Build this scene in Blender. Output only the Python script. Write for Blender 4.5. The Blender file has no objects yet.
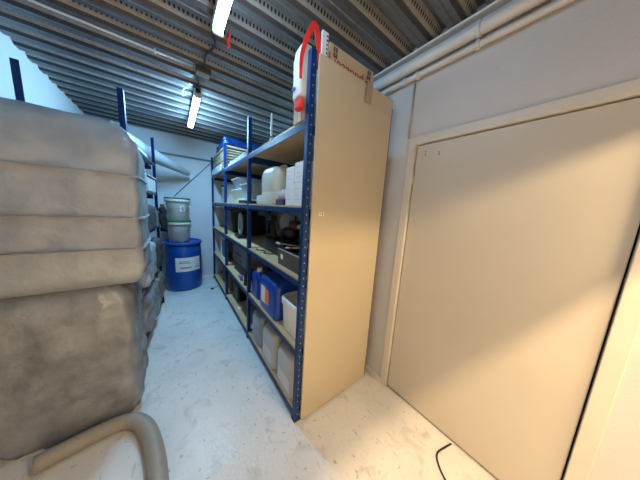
import bpy, bmesh, math, random
from math import pi, sin, cos, radians
from mathutils import Vector, Matrix, noise
random.seed(7)
S = bpy.context.scene
COL = S.collection

# ------------------------------------------------------------------ camera
YAW, PITCH, ROLL, F = 0.645190195, 0.153783760, 0.0604831344, 196.2036
CAM = Vector((0, 0, 1.5))
def make_camera():
    cy, sy, cp, sp, cr, sr = cos(YAW), sin(YAW), cos(PITCH), sin(PITCH), cos(ROLL), sin(ROLL)
    fw = Vector((sy*cp, cy*cp, -sp)); rt = Vector((cy, -sy, 0)); up = rt.cross(fw)
    r2 = cr*rt + sr*up; u2 = -sr*rt + cr*up
    m = Matrix((r2, u2, -fw)).transposed().to_4x4(); m.translation = CAM
    cd = bpy.data.cameras.new('camera'); cam = bpy.data.objects.new('camera', cd); COL.objects.link(cam)
    cam.matrix_world = m; cd.sensor_width = 36; cd.lens = F*36/640; cd.clip_start = 0.02
    S.camera = cam
make_camera()

# ------------------------------------------------------------------ materials
MATS = {}
def mat(name, col, rough=0.5, metal=0.0, noise_amt=0.08, noise_scale=12, bump=0.0, bump_scale=60, emit=None, alpha=None, trans=0, coat=0, spec=0.5):
    if name in MATS: return MATS[name]
    m = bpy.data.materials.new(name); m.use_nodes = True
    nt = m.node_tree; b = nt.nodes['Principled BSDF']
    tc = nt.nodes.new('ShaderNodeTexCoord')
    n = nt.nodes.new('ShaderNodeTexNoise'); n.inputs['Scale'].default_value = noise_scale; n.inputs['Detail'].default_value = 5
    nt.links.new(tc.outputs['Object'], n.inputs['Vector'])
    r = nt.nodes.new('ShaderNodeValToRGB')
    a = noise_amt
    r.color_ramp.elements[0].position = 0.3; r.color_ramp.elements[1].position = 0.7
    r.color_ramp.elements[0].color = (*[max(0, c*(1-a)) for c in col], 1)
    r.color_ramp.elements[1].color = (*[min(1, c*(1+a)) for c in col], 1)
    nt.links.new(n.outputs['Fac'], r.inputs['Fac']); nt.links.new(r.outputs['Color'], b.inputs['Base Color'])
    b.inputs['Roughness'].default_value = rough; b.inputs['Metallic'].default_value = metal
    b.inputs['Specular IOR Level'].default_value = spec
    if coat: b.inputs['Coat Weight'].default_value = coat
    if trans: b.inputs['Transmission Weight'].default_value = trans
    if alpha is not None: b.inputs['Alpha'].default_value = alpha
    if bump:
        n2 = nt.nodes.new('ShaderNodeTexNoise'); n2.inputs['Scale'].default_value = bump_scale; n2.inputs['Detail'].default_value = 6
        nt.links.new(tc.outputs['Object'], n2.inputs['Vector'])
        bp = nt.nodes.new('ShaderNodeBump'); bp.inputs['Strength'].default_value = bump; bp.inputs['Distance'].default_value = 0.01
        nt.links.new(n2.outputs['Fac'], bp.inputs['Height']); nt.links.new(bp.outputs['Normal'], b.inputs['Normal'])
    if emit:
        b.inputs['Emission Color'].default_value = (*emit[:3], 1); b.inputs['Emission Strength'].default_value = emit[3]
    MATS[name] = m
    return m

def floor_mat():
    m = bpy.data.materials.new('painted_concrete'); m.use_nodes = True
    nt = m.node_tree; b = nt.nodes['Principled BSDF']; L = nt.links.new
    tc = nt.nodes.new('ShaderNodeTexCoord')
    def nz(scale, detail=6, dist=0.0, vec=None):
        n = nt.nodes.new('ShaderNodeTexNoise'); n.inputs['Scale'].default_value = scale
        n.inputs['Detail'].default_value = detail; n.inputs['Distortion'].default_value = dist
        L(vec or tc.outputs['Object'], n.inputs['Vector']); return n
    def ramp(src, p0, c0, p1, c1):
        r = nt.nodes.new('ShaderNodeValToRGB'); r.color_ramp.elements[0].position = p0; r.color_ramp.elements[1].position = p1
        r.color_ramp.elements[0].color = (*c0, 1); r.color_ramp.elements[1].color = (*c1, 1)
        L(src, r.inputs['Fac']); return r
    def mul(a, c, f=1.0):
        x = nt.nodes.new('ShaderNodeMix'); x.data_type = 'RGBA'; x.blend_type = 'MULTIPLY'; x.inputs['Factor'].default_value = f
        L(a, x.inputs[6]); L(c, x.inputs[7]); return x.outputs[2]
    base = ramp(nz(2.2).outputs['Fac'], .3, (.60, .605, .60), .7, (.72, .725, .715)).outputs['Color']
    # grey scuffed stains
    st = ramp(nz(5.5, 9, 1.2).outputs['Fac'], .56, (1, 1, 1), .72, (.66, .67, .65)).outputs['Color']
    sp = ramp(nz(26, 4, .4).outputs['Fac'], .64, (1, 1, 1), .72, (.45, .43, .40)).outputs['Color']
    mp = nt.nodes.new('ShaderNodeMapping'); mp.inputs['Scale'].default_value = (22, 5, 1); mp.inputs['Rotation'].default_value = (0, 0, .6)
    L(tc.outputs['Object'], mp.inputs['Vector'])
    sc = ramp(nz(2.0, 4, .6, mp.outputs['Vector']).outputs['Fac'], .62, (1, 1, 1), .74, (.66, .66, .66)).outputs['Color']
    c = mul(mul(mul(base, st, .8), sp, .8), sc, .7)
    L(c, b.inputs['Base Color'])
    rr = ramp(nz(9).outputs['Fac'], .35, (.28,)*3, .7, (.5,)*3); L(rr.outputs['Color'], b.inputs['Roughness'])
    bp = nt.nodes.new('ShaderNodeBump'); bp.inputs['Strength'].default_value = .25; bp.inputs['Distance'].default_value = .006
    L(nz(45, 8).outputs['Fac'], bp.inputs['Height']); L(bp.outputs['Normal'], b.inputs['Normal'])
    return m

def deck_mat(name, perforated, spacing=.021, r=.28, col=(.165, .17, .18), metal=.7, vs=1.35):
    """galvanised steel; u in metres along the rib, v 0..1 across the face"""
    m = bpy.data.materials.new(name); m.use_nodes = True
    nt = m.node_tree; b = nt.nodes['Principled BSDF']; L = nt.links.new
    tc = nt.nodes.new('ShaderNodeTexCoord')
    n = nt.nodes.new('ShaderNodeTexVoronoi'); n.inputs['Scale'].default_value = 30
    L(tc.outputs['Object'], n.inputs['Vector'])
    n2 = nt.nodes.new('ShaderNodeTexNoise'); n2.inputs['Scale'].default_value = 3; L(tc.outputs['Object'], n2.inputs['Vector'])
    ad = nt.nodes.new('ShaderNodeMath'); ad.operation = 'MULTIPLY'; L(n.outputs['Distance'], ad.inputs[0]); L(n2.outputs['Fac'], ad.inputs[1])
    rp = nt.nodes.new('ShaderNodeValToRGB'); rp.color_ramp.elements[0].position = 0; rp.color_ramp.elements[1].position = .5
    rp.color_ramp.elements[0].color = (*[c*.85 for c in col], 1); rp.color_ramp.elements[1].color = (*[c*1.15 for c in col], 1)
    L(ad.outputs[0], rp.inputs['Fac'])
    b.inputs['Metallic'].default_value = metal; b.inputs['Roughness'].default_value = .42
    out = rp.outputs['Color']
    if perforated:
        sx = nt.nodes.new('ShaderNodeSeparateXYZ'); L(tc.outputs['UV'], sx.inputs[0])
        def mth(op, a, bb=None):
            x = nt.nodes.new('ShaderNodeMath'); x.operation = op
            for i, v in enumerate((a, bb)):
                if v is None: continue
                if isinstance(v, (int, float)): x.inputs[i].default_value = v
                else: L(v, x.inputs[i])
            return x.outputs[0]
        u = mth('SUBTRACT', mth('FRACT', mth('DIVIDE', sx.outputs[0], spacing)), .5)
        v = mth('MULTIPLY', mth('SUBTRACT', sx.outputs[1], .5), vs)
        d = mth('SQRT', mth('ADD', mth('MULTIPLY', u, u), mth('MULTIPLY', v, v)))
        k = mth('LESS_THAN', d, r)
        mx = nt.nodes.new('ShaderNodeMix'); mx.data_type = 'RGBA'; L(k, mx.inputs[0]); L(out, mx.inputs[6]); mx.inputs[7].default_value = (.012, .012, .013, 1)
        out = mx.outputs[2]
        L(mth('MULTIPLY', mth('SUBTRACT', 1.0, k), metal), b.inputs['Metallic'])
    L(out, b.inputs['Base Color'])
    return m

def board_mat():
    m = bpy.data.materials.new('chipboard'); m.use_nodes = True
    nt = m.node_tree; b = nt.nodes['Principled BSDF']; L = nt.links.new
    tc = nt.nodes.new('ShaderNodeTexCoord')
    n = nt.nodes.new('ShaderNodeTexVoronoi'); n.inputs['Scale'].default_value = 160; L(tc.outputs['Object'], n.inputs['Vector'])
    n2 = nt.nodes.new('ShaderNodeTexNoise'); n2.inputs['Scale'].default_value = 9; L(tc.outputs['Object'], n2.inputs['Vector'])
    mx = nt.nodes.new('ShaderNodeMath'); mx.operation = 'MULTIPLY'; L(n.outputs['Distance'], mx.inputs[0]); L(n2.outputs['Fac'], mx.inputs[1])
    r = nt.nodes.new('ShaderNodeValToRGB'); r.color_ramp.elements[0].color = (.46, .31, .16, 1); r.color_ramp.elements[1].color = (.68, .47, .26, 1)
    r.color_ramp.elements[1].position = .5
    L(mx.outputs[0], r.inputs['Fac']); L(r.outputs['Color'], b.inputs['Base Color']); b.inputs['Roughness'].default_value = .7
    MATS['board'] = m; return m

FLOORM = floor_mat(); BOARD = board_mat()
BLUE = mat('blue_steel', (.003, .028, .125), .45, .0, .12, 20, spec=.25)
WALLW = mat('white_wall_paint', (.56, .56, .565), .6, 0, .03, 3, .15, 90)
BACKW = mat('pale_wall_panel', (.60, .66, .72), .55, 0, .04, 2)
PANEL = mat('beige_board', (.50, .44, .32), .5, 0, .03, 2.5)
DOORM = mat('cream_door_paint', (.53, .50, .43), .42, 0, .04, 2)
FRAMEM = mat('cream_frame_paint', (.60, .575, .51), .45, 0, .04, 6)
PIPEM = mat('white_pipe', (.55, .55, .54), .35, 0, .05, 9)
DARKM = mat('dark_gap', (.03, .028, .025), .8)
CARD = mat('cardboard', (.50, .385, .26), .8, 0, .07, 14)
CARDD = mat('cardboard_edge', (.34, .24, .14), .85, 0, .2, 60)
WHITEP = mat('white_plastic', (.78, .78, .78), .35, 0, .04, 8)
GREYP = mat('grey_plastic', (.30, .31, .32), .45, 0, .08, 10)
BLACKP = mat('black_plastic', (.009, .009, .010), .4, 0, .3, 10)
BLUEP = mat('blue_plastic', (.006, .05, .36), .32, 0, .08, 7)
BARRELM = mat('barrel_blue_plastic', (.006, .075, .36), .35, 0, .06, 5)
NATP = mat('natural_plastic', (.62, .62, .52), .35, 0, .05, 5)
CLEARP = mat('milky_plastic', (.42, .44, .45), .38, 0, .08, 6)
LABELW = mat('white_label', (.80, .80, .80), .5, 0, .03, 20)
ORANGE = mat('orange_label', (.78, .22, .03), .5)
REDM = mat('red_fabric', (.75, .03, .02), .6, 0, .15, 30)
REDINK = mat('red_ink', (.45, .04, .02), .7)
INK = mat('dark_ink', (.05, .05, .06), .7)
GREEN = mat('green_plastic', (.02, .20, .06), .45)
STEEL = mat('steel', (.45, .46, .47), .3, .9, .1, 20)
FILM = mat('plastic_film', (.55, .60, .66), .22, 0, .15, 9, .5, 22, alpha=.62)
ROLLM = mat('pale_roll', (.38, .42, .46), .4, .1, .05, 4)
HOSEM = mat('grey_hose', (.30, .285, .25), .5, 0, .06, 30)
CREAM = mat('cream_bag', (.78, .72, .62), .6, 0, .05, 10)
GREYBAG = mat('grey_film_bag', (.24, .265, .29), .3, .15, .28, 7, .8, 16)
BAGB = mat('blue_grey_bag', (.20, .26, .34), .35, .1, .3, 7, .8, 16)
DARKCLOTH = mat('dark_cloth', (.05, .05, .055), .8, 0, .3, 12, .6, 30)
PURPLE = mat('purple_plastic', (.18, .10, .32), .45)
BROWN = mat('brown_box', (.16, .07, .03), .6, 0, .2, 8)
TAUPE = mat('taupe_case', (.075, .07, .06), .6, 0, .1, 8)

# ------------------------------------------------------------------ mesh helpers
class MB:
    def __init__(s): s.bm = bmesh.new(); s.mats = []
    def _mi(s, m):
        if m not in s.mats: s.mats.append(m)
        return s.mats.index(m)
    def box(s, x0, x1, y0, y1, z0, z1, m, bev=0.0, seg=2):
        mi = s._mi(m)
        r = bmesh.ops.create_cube(s.bm, size=1)
        vs = r['verts']
        bmesh.ops.scale(s.bm, vec=(x1-x0, y1-y0, z1-z0), verts=vs)
        bmesh.ops.translate(s.bm, vec=((x0+x1)/2, (y0+y1)/2, (z0+z1)/2), verts=vs)
        fs = set(f for v in vs for f in v.link_faces)
        if bev:
            es = list(set(e for v in vs for e in v.link_edges))
            g = bmesh.ops.bevel(s.bm, geom=es, offset=bev, segments=seg, affect='EDGES', profile=.5)
            fs = set(g['faces']) | {f for f in fs if f.is_valid}
            fs |= {f for v in g['verts'] for f in v.link_faces}
        for f in fs:
            if f.is_valid: f.material_index = mi
        return list({v for f in fs if f.is_valid for v in f.verts})
    def ring_loft(s, rings, m, cap0=True, cap1=True, smooth=True):
        mi = s._mi(m); vr = [[s.bm.verts.new(p) for p in r] for r in rings]
        n = len(vr[0])
        for a, b in zip(vr, vr[1:]):
            for i in range(n):
                f = s.bm.faces.new((a[i], a[(i+1) % n], b[(i+1) % n], b[i])); f.material_index = mi; f.smooth = smooth
        if cap0: f = s.bm.faces.new(list(reversed(vr[0]))); f.material_index = mi
        if cap1: f = s.bm.faces.new(vr[-1]); f.material_index = mi
        return [v for r in vr for v in r]
    def lathe(s, c, prof, m, n=32, axis='z', cap0=True, cap1=True):
        rings = []
        for r, h in prof:
            ring = []
            for i in range(n):
                a = 2*pi*i/n
                if axis == 'z': p = (c[0]+r*cos(a), c[1]+r*sin(a), c[2]+h)
                elif axis == 'y': p = (c[0]+r*sin(a), c[1]+h, c[2]+r*cos(a))
                else: p = (c[0]+h, c[1]+r*cos(a), c[2]+r*sin(a))
                ring.append(p)
            rings.append(ring)
        return s.ring_loft(rings, m, cap0, cap1)
    def tube(s, pts, r, m, n=10, flat=1.0, caps=True):
        pts = [Vector(p) for p in pts]; rs = r if isinstance(r, (list, tuple)) else [r]*len(pts)
        rings = []; prev = None
        for i, p in enumerate(pts):
            t = (pts[min(i+1, len(pts)-1)] - pts[max(i-1, 0)]).normalized()
            if prev is None:
                u = t.cross(Vector((0, 0, 1)))
                if u.length < .05: u = t.cross(Vector((0, 1, 0)))
            else: u = prev - t*prev.dot(t)
            u.normalize(); prev = u; w = t.cross(u)
            rings.append([p + rs[i]*(cos(2*pi*k/n)*u + flat*sin(2*pi*k/n)*w) for k in range(n)])
        return s.ring_loft(rings, m, caps, caps)
    def rrect(s, cx, cy, hx, hy, r, z, k=5):
        out = []
        r = min(r, hx*.999, hy*.999)
        for qx, qy, a0 in ((1, 1, 0), (-1, 1, pi/2), (-1, -1, pi), (1, -1, 3*pi/2)):
            for i in range(k):
                a = a0 + (pi/2)*i/(k-1)
                out.append((cx+qx*(hx-r)+r*cos(a), cy+qy*(hy-r)+r*sin(a), z))
        return out
    def build(s, name, parent=None, loc=None, recalc=True):
        if recalc: bmesh.ops.recalc_face_normals(s.bm, faces=s.bm.faces)
        me = bpy.data.meshes.new(name); s.bm.to_mesh(me); s.bm.free()
        for m in s.mats: me.materials.append(m)
        o = bpy.data.objects.new(name, me); COL.objects.link(o)
        if loc is not None: o.location = loc
        if parent: o.parent = parent
        return o

def tag(o, label, cat, group=None, kind=None):
    o['label'] = label; o['category'] = cat
    if group: o['group'] = group
    if kind: o['kind'] = kind
    return o
def thing(name, label, cat, loc=(0, 0, 0), rz=0, group=None):
    o = bpy.data.objects.new(name, None); COL.objects.link(o); o.location = loc; o.rotation_euler = (0, 0, rz)
    o.empty_display_size = .05
    return tag(o, label, cat, group) if label else o
def struct(o): o['kind'] = 'structure'; return o
def kids(o): return [c for c in COL.objects if c.parent == o]
def copy_tree(o, parent=None):
    c = o.copy(); COL.objects.link(c)
    if parent: c.parent = parent
    for ch in kids(o): copy_tree(ch, c)
    return c
def smooth_path(pts, n=8):
    pts = [Vector(p) for p in pts]; out = []
    P = [pts[0]*2-pts[1]] + pts + [pts[-1]*2-pts[-2]]
    for i in range(1, len(P)-2):
        a, b, c, d = P[i-1:i+3]
        for k in range(n):
            t = k/n
            out.append(.5*((2*b)+(c-a)*t+(2*a-5*b+4*c-d)*t*t+(-a+3*b-3*c+d)*t**3))
    out.append(pts[-1]); return out
def text_mesh(txt, size, m, matrix, name, parent, extrude=.0006):
    cu = bpy.data.curves.new('lettering_curve', 'FONT'); cu.body = txt; cu.size = size; cu.extrude = extrude; cu.align_x = 'CENTER'
    t = bpy.data.objects.new('lettering_tmp', cu); COL.objects.link(t)
    dg = bpy.context.evaluated_depsgraph_get(); dg.update()
    me = bpy.data.meshes.new_from_object(t.evaluated_get(dg)); bpy.data.objects.remove(t); bpy.data.curves.remove(cu)
    me.transform(matrix); me.materials.clear(); me.materials.append(m)
    o = bpy.data.objects.new(name, me); COL.objects.link(o); o.parent = parent; return o
def face_mx(origin, right, up):
    r = Vector(right).normalized(); u = Vector(up).normalized(); n = r.cross(u)
    m = Matrix((r, u, n)).transposed().to_4x4(); m.translation = Vector(origin); return m
def crumple(mb, verts, amp, scale, seed=0, zlock=None):
    for v in verts:
        p = v.co*scale + Vector((seed*7.3, seed*3.1, 0))
        d = noise.noise_vector(p) + .5*noise.noise_vector(p*2.3) + .25*noise.noise_vector(p*5.1)
        k = 1 if zlock is None else min(1, max(0, (v.co.z-zlock)/.05))
        v.co.x += d.x*amp; v.co.y += d.y*amp; v.co.z += d.z*amp*k*.6

# ------------------------------------------------------------------ room shell
XL, XR, YB, YF, ZC = -.92, 1.43, 4.40, -2.6, 2.60
mb = MB(); mb.box(XL-.1, XR+.1, YF-.1, YB+.1, -.1, 0, FLOORM); struct(mb.build('floor'))

def build_ceiling():
    bm = bmesh.new(); uv = bm.loops.layers.uv.new('UVMap')
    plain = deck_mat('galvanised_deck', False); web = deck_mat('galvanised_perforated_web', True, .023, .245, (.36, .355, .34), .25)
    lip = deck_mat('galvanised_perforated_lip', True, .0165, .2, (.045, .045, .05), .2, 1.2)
    T = .183; z0 = ZC
    y = YF - .12
    # phase so a camera-facing web sits at y=1.80 at the left of the picture
    y += (1.832 - y) % T - T
    prof = []
    while y < YB + .15:
        prof += [((y, z0+.075), plain), ((y+.012, z0+.004), None)]
        y += T
        prof.pop(); prof.pop()
        y -= T
        seq = [(0.000, .082, 'web'), (.022, .030, 'lip'), (.030, .020, 'plain'), (.046, .006, 'lip'), (.054, 0, 'plain'), (.072, 0, 'plain'), (.078, .007, 'plain'), (.084, 0, 'plain'), (.112, 0, 'plain'), (.130, .082, 'plain')]
        seq = [(0.000, .078, 'web'), (.026, .018, 'plain'), (.030, .018, 'lip'), (.047, 0, 'plain'), (.074, 0, 'plain'), (.079, .006, 'plain'), (.085, 0, 'plain'), (.116, 0, 'plain'), (.134, .078, 'plain')]
        for dy, dz, k in seq: prof.append(((y+dy, z0+dz), {'web': web, 'lip': lip, 'plain': plain}[k]))
        y += T
    mats = [plain, web, lip]
    x0, x1 = XL, XR
    for (a, ma), (b, _) in zip(prof, prof[1:]):
        v = [bm.verts.new(p) for p in ((x0, *a), (x1, *a), (x1, *b), (x0, *b))]
        f = bm.faces.new(v); f.material_index = mats.index(ma)
        for l, t in zip(f.loops, ((0, 0), (x1-x0, 0), (x1-x0, 1), (0, 1))): l[uv].uv = t
    # closed slab above
    r = bmesh.ops.create_cube(bm, size=1); vs = r['verts']
    bmesh.ops.scale(bm, vec=(XR-XL+.2, YB-YF+.4, .1), verts=vs); bmesh.ops.translate(bm, vec=((XL+XR)/2, (YB+YF)/2, ZC+.17), verts=vs)
    me = bpy.data.meshes.new('ceiling'); bm.to_mesh(me); bm.free()
    for m in mats: me.materials.append(m)
    o = bpy.data.objects.new('ceiling', me); COL.objects.link(o); struct(o)
build_ceiling()

def wall(name, *b, m=WALLW):
    w = MB(); w.box(*b, m); return struct(w.build(name))
ZT = ZC+.12
wall('wall_back', XL-.1, XR+.1, YB, YB+.1, 0, ZT, m=BACKW)
wall('wall_left', XL-.1, XL, YF, YB, 0, ZT)
wall('wall_front', XL-.1, XR+.1, YF-.1, YF, 0, ZT)
# right wall with an opening for the door (y -0.12 .. 0.81, z 0 .. 2.0)
DY0, DY1, DZ = -.13, .815, 2.00
w = MB()
w.box(XR, XR+.12, DY1+.05, YB, 0, ZT, WALLW); w.box(XR, XR+.12, YF, DY0-.05, 0, ZT, WALLW)
w.box(XR, XR+.12, DY0-.05, DY1+.05, DZ+.05, ZT, WALLW)
struct(w.build('wall_right'))
# door leaf, recessed a little; frame around
w = MB(); w.box(XR+.012, XR+.05, DY0+.006, DY1-.006, .020, DZ-.006, DOORM, .003); door = struct(w.build('door_1'))
w = MB(); w.box(XR+.05, XR+.06, DY0-.02, DY1+.02, 0, DZ+.02, DARKM); o = w.build('door_rebate', door)
for z in (.28, 1.78):
    w = MB(); w.lathe((XR+.004, DY1, z-.05), [(.007, 0), (.007, .1)], DOORM, 10); w.build('hinge', door)
w = MB()
for yy, zz in ((.745, 1.945), (.745, 1.925), (.655, 1.925), (.655, 1.912)):
    w.box(XR+.008, XR+.0125, yy-.003, yy+.003, zz-.003, zz+.003, INK)
w.build('screw', door)
w = MB()
fw = .055
w.box(XR-.012, XR+.05, DY1, DY1+fw, 0, DZ+fw, FRAMEM, .003); w.box(XR-.012, XR+.05, DY0-fw, DY0, 0, DZ+fw, FRAMEM, .003)
w.box(XR-.012, XR+.05, DY0, DY1, DZ, DZ+fw, FRAMEM, .003)
struct(w.build('trim_1'))
w = MB(); w.box(XR-.02, XR, DY1+fw, YB, 0, .055, FRAMEM, .004); struct(w.build('baseboard_right'))
w = MB(); w.box(XL, XR-.02, YB-.012, YB, 0, .05, WHITEP, .003); struct(w.build('baseboard_back'))
w = MB(); w.box(-.25, XR-.06, YB-.03, YB, 2.262, 2.292, mat('grey_trim', (.16, .17, .19), .5), .003); struct(w.build('trim_2'))
# added unseen beam behind the camera, cuts the warm light off the aisle
wall('wall_light_cutoff', XL, XR, -.58, -.50, 2.08, ZC-.002)

# diagonal wire on the back wall
w = MB(); w.tube([(.62, YB-.012, 2.255), (.02, YB-.012, 1.575)], .006, mat('dark_wire', (.05, .055, .06), .5)); tag(w.build('wall_brace'), 'thin dark diagonal wire crossing the pale back wall above the buckets', 'wire')

# ------------------------------------------------------------------ pipes on right wall
def pipe(name, label, x, z, r, m, y0=-2.4, y1=YB-.02, clamps=()):
    t = thing(name, label, 'pipe', (x, 0, z))
    w = MB(); w.lathe((0, 0, 0), [(r, y0), (r, y1)], m, 24, 'y'); w.build('pipe_run', t)
    for c in clamps:
        w = MB(); w.lathe((0, 0, 0), [(r+.003, c-.011), (r+.008, c-.008), (r+.008, c+.008), (r+.003, c+.011)], m, 20, 'y')
        w.box(r*.3, XR-x-.001, c-.008, c+.008, -.006, .006, m); w.build('clamp', t)
pipe('large_pipe', 'thick white pipe running under the ceiling along the right wall', XR-.046, 2.522, .034, PIPEM, clamps=(.51, 2.0, 3.4))
pipe('small_pipe', 'thinner white pipe clamped just below the thick pipe', XR-.034, 2.452, .017, PIPEM, clamps=(.51, .85, .94, 2.4))
w = MB(); w.box(XR-.075, XR, -2.4, YB-.02, ZC-.016, ZC-.002, PIPEM, .004); w.box(XR-.030, XR, -2.4, YB-.02, ZC-.036, ZC-.016, PIPEM, .003)
tag(w.build('cable_trunking'), 'flat white trunking where the right wall meets the ceiling', 'trunking')
w = MB(); w.tube([(XR-.009, DY1+.062, 2.425), (XR-.009, DY1+.062, DZ+.06)], .007, mat('grey_conduit', (.40, .39, .37), .5)); tag(w.build('conduit'), 'thin grey vertical conduit dropping from the small pipe to the door frame', 'conduit')

# ------------------------------------------------------------------ ceiling lights
TUBE = mat('lit_diffuser', (.95, .97, 1), .4, emit=(.40, .70, 1.0, 44))
TUBE2 = mat('lit_diffuser_bright', (.95, .97, 1), .4, emit=(.33, .68, 1.0, 270))
HOUS = mat('light_housing', (.62, .64, .66), .4)
def tube_light(label, x, y0, y1, lit):
    t = thing('tube_light', label, 'ceiling light', (x, (y0+y1)/2, 2.56), 0, 'strip lights under the deck ceiling')
    h = (y1-y0)/2
    w = MB(); w.box(-.028, .028, -h, h, -.03, .02, HOUS, .008); w.build('housing', t)
    w = MB()
    rings = []
    for yy, k in ((-h+.02, .85), (-h+.035, 1), (h-.035, 1), (h-.02, .85)):
        rings.append([(cos(a)*.027*k, yy, -.031+sin(a)*.034*k) for a in [pi+pi*i/14 for i in range(15)]])
    w.ring_loft(rings, lit); w.build('diffuser', t)
    for sg in (-1, 1):
        w = MB(); w.box(-.031, .031, min(sg*h, sg*(h-.022)), max(sg*h, sg*(h-.022)), -.066, .022, HOUS, .01); w.build('end_cap', t)
    return t
tube_light('nearer lit strip light at the top of the photo', .262, .46, 1.50, TUBE)
tube_light('farther lit strip light hanging above the blue barrel aisle', .240, 2.42, 3.42, TUBE2)
BLK = mat('black_cable', (.015, .015, .016), .5)
w = MB(); w.tube(smooth_path([(.285, 1.505, 2.545), (.25, 1.60, 2.575), (.285, 1.74, 2.592), (.245, 1.9, 2.590), (.255, 2.03, 2.590)]), .007, BLK); tag(w.build('power_cable'), 'black cable looping from the nearer strip light to the junction box', 'cable')
w = MB(); w.tube(smooth_path([(.25, 2.16, 2.59), (.225, 2.25, 2.588), (.24, 2.33, 2.586), (.225, 2.405, 2.57)]), .0065, BLK); tag(w.build('power_cable'), 'short black cable between the junction box and the farther strip light', 'cable')
w = MB(); w.tube(smooth_path([(.195, 2.44, 2.585), (.15, 2.42, 2.56), (.12, 2.47, 2.53), (.125, 2.52, 2.515)]), .005, WHITEP); tag(w.build('loose_wire'), 'short white curled wire end beside the farther strip light', 'wire')
t = thing('junction_box', 'grey ceiling junction box between the two strip lights', 'junction box', (.25, 2.10, 2.575))
w = MB(); w.box(-.055, .055, -.045, .045, -.02, .02, TAUPE, .006); w.build('box_body', t)
w = MB(); w.box(-.047, .047, -.038, .038, -.026, -.0201, mat('box_lid', (.30, .29, .27), .5), .004); w.build('lid', t)
t = thing('ceiling_conduit', 'long thin white conduit running left from the junction box', 'conduit', (0, 2.09, 2.583))
w = MB(); w.tube([(XL, 0, 0), (.175, 0, 0)], .007, WHITEP); w.build('conduit_run', t)
w = MB(); w.box(-.062, -.050, -.016, .016, -.012, .012, WHITEP, .003); w.build('clip', t)
t = thing('signal_ribbon', 'small bright red plastic ribbon dangling beside the nearer strip light', 'ribbon', (.335, 1.545, 2.556))
w = MB(); w.tube(smooth_path([(0, 0, .038), (.008, .012, .014), (-.006, .02, -.01), (.006, .026, -.034), (-.003, .03, -.052)]), [.003]*5+[.008]*6+[.010]*16+[.006]*6, REDM, 8, .3); w.build('ribbon_tail', t)
w = MB(); w.box(.985, 1.005, 2.42, 2.434, 2.345, ZC-.001, WHITEP, .002); tag(w.build('hanging_strip'), 'pale strip hanging straight down from the ceiling behind the rack', 'strip')

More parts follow.
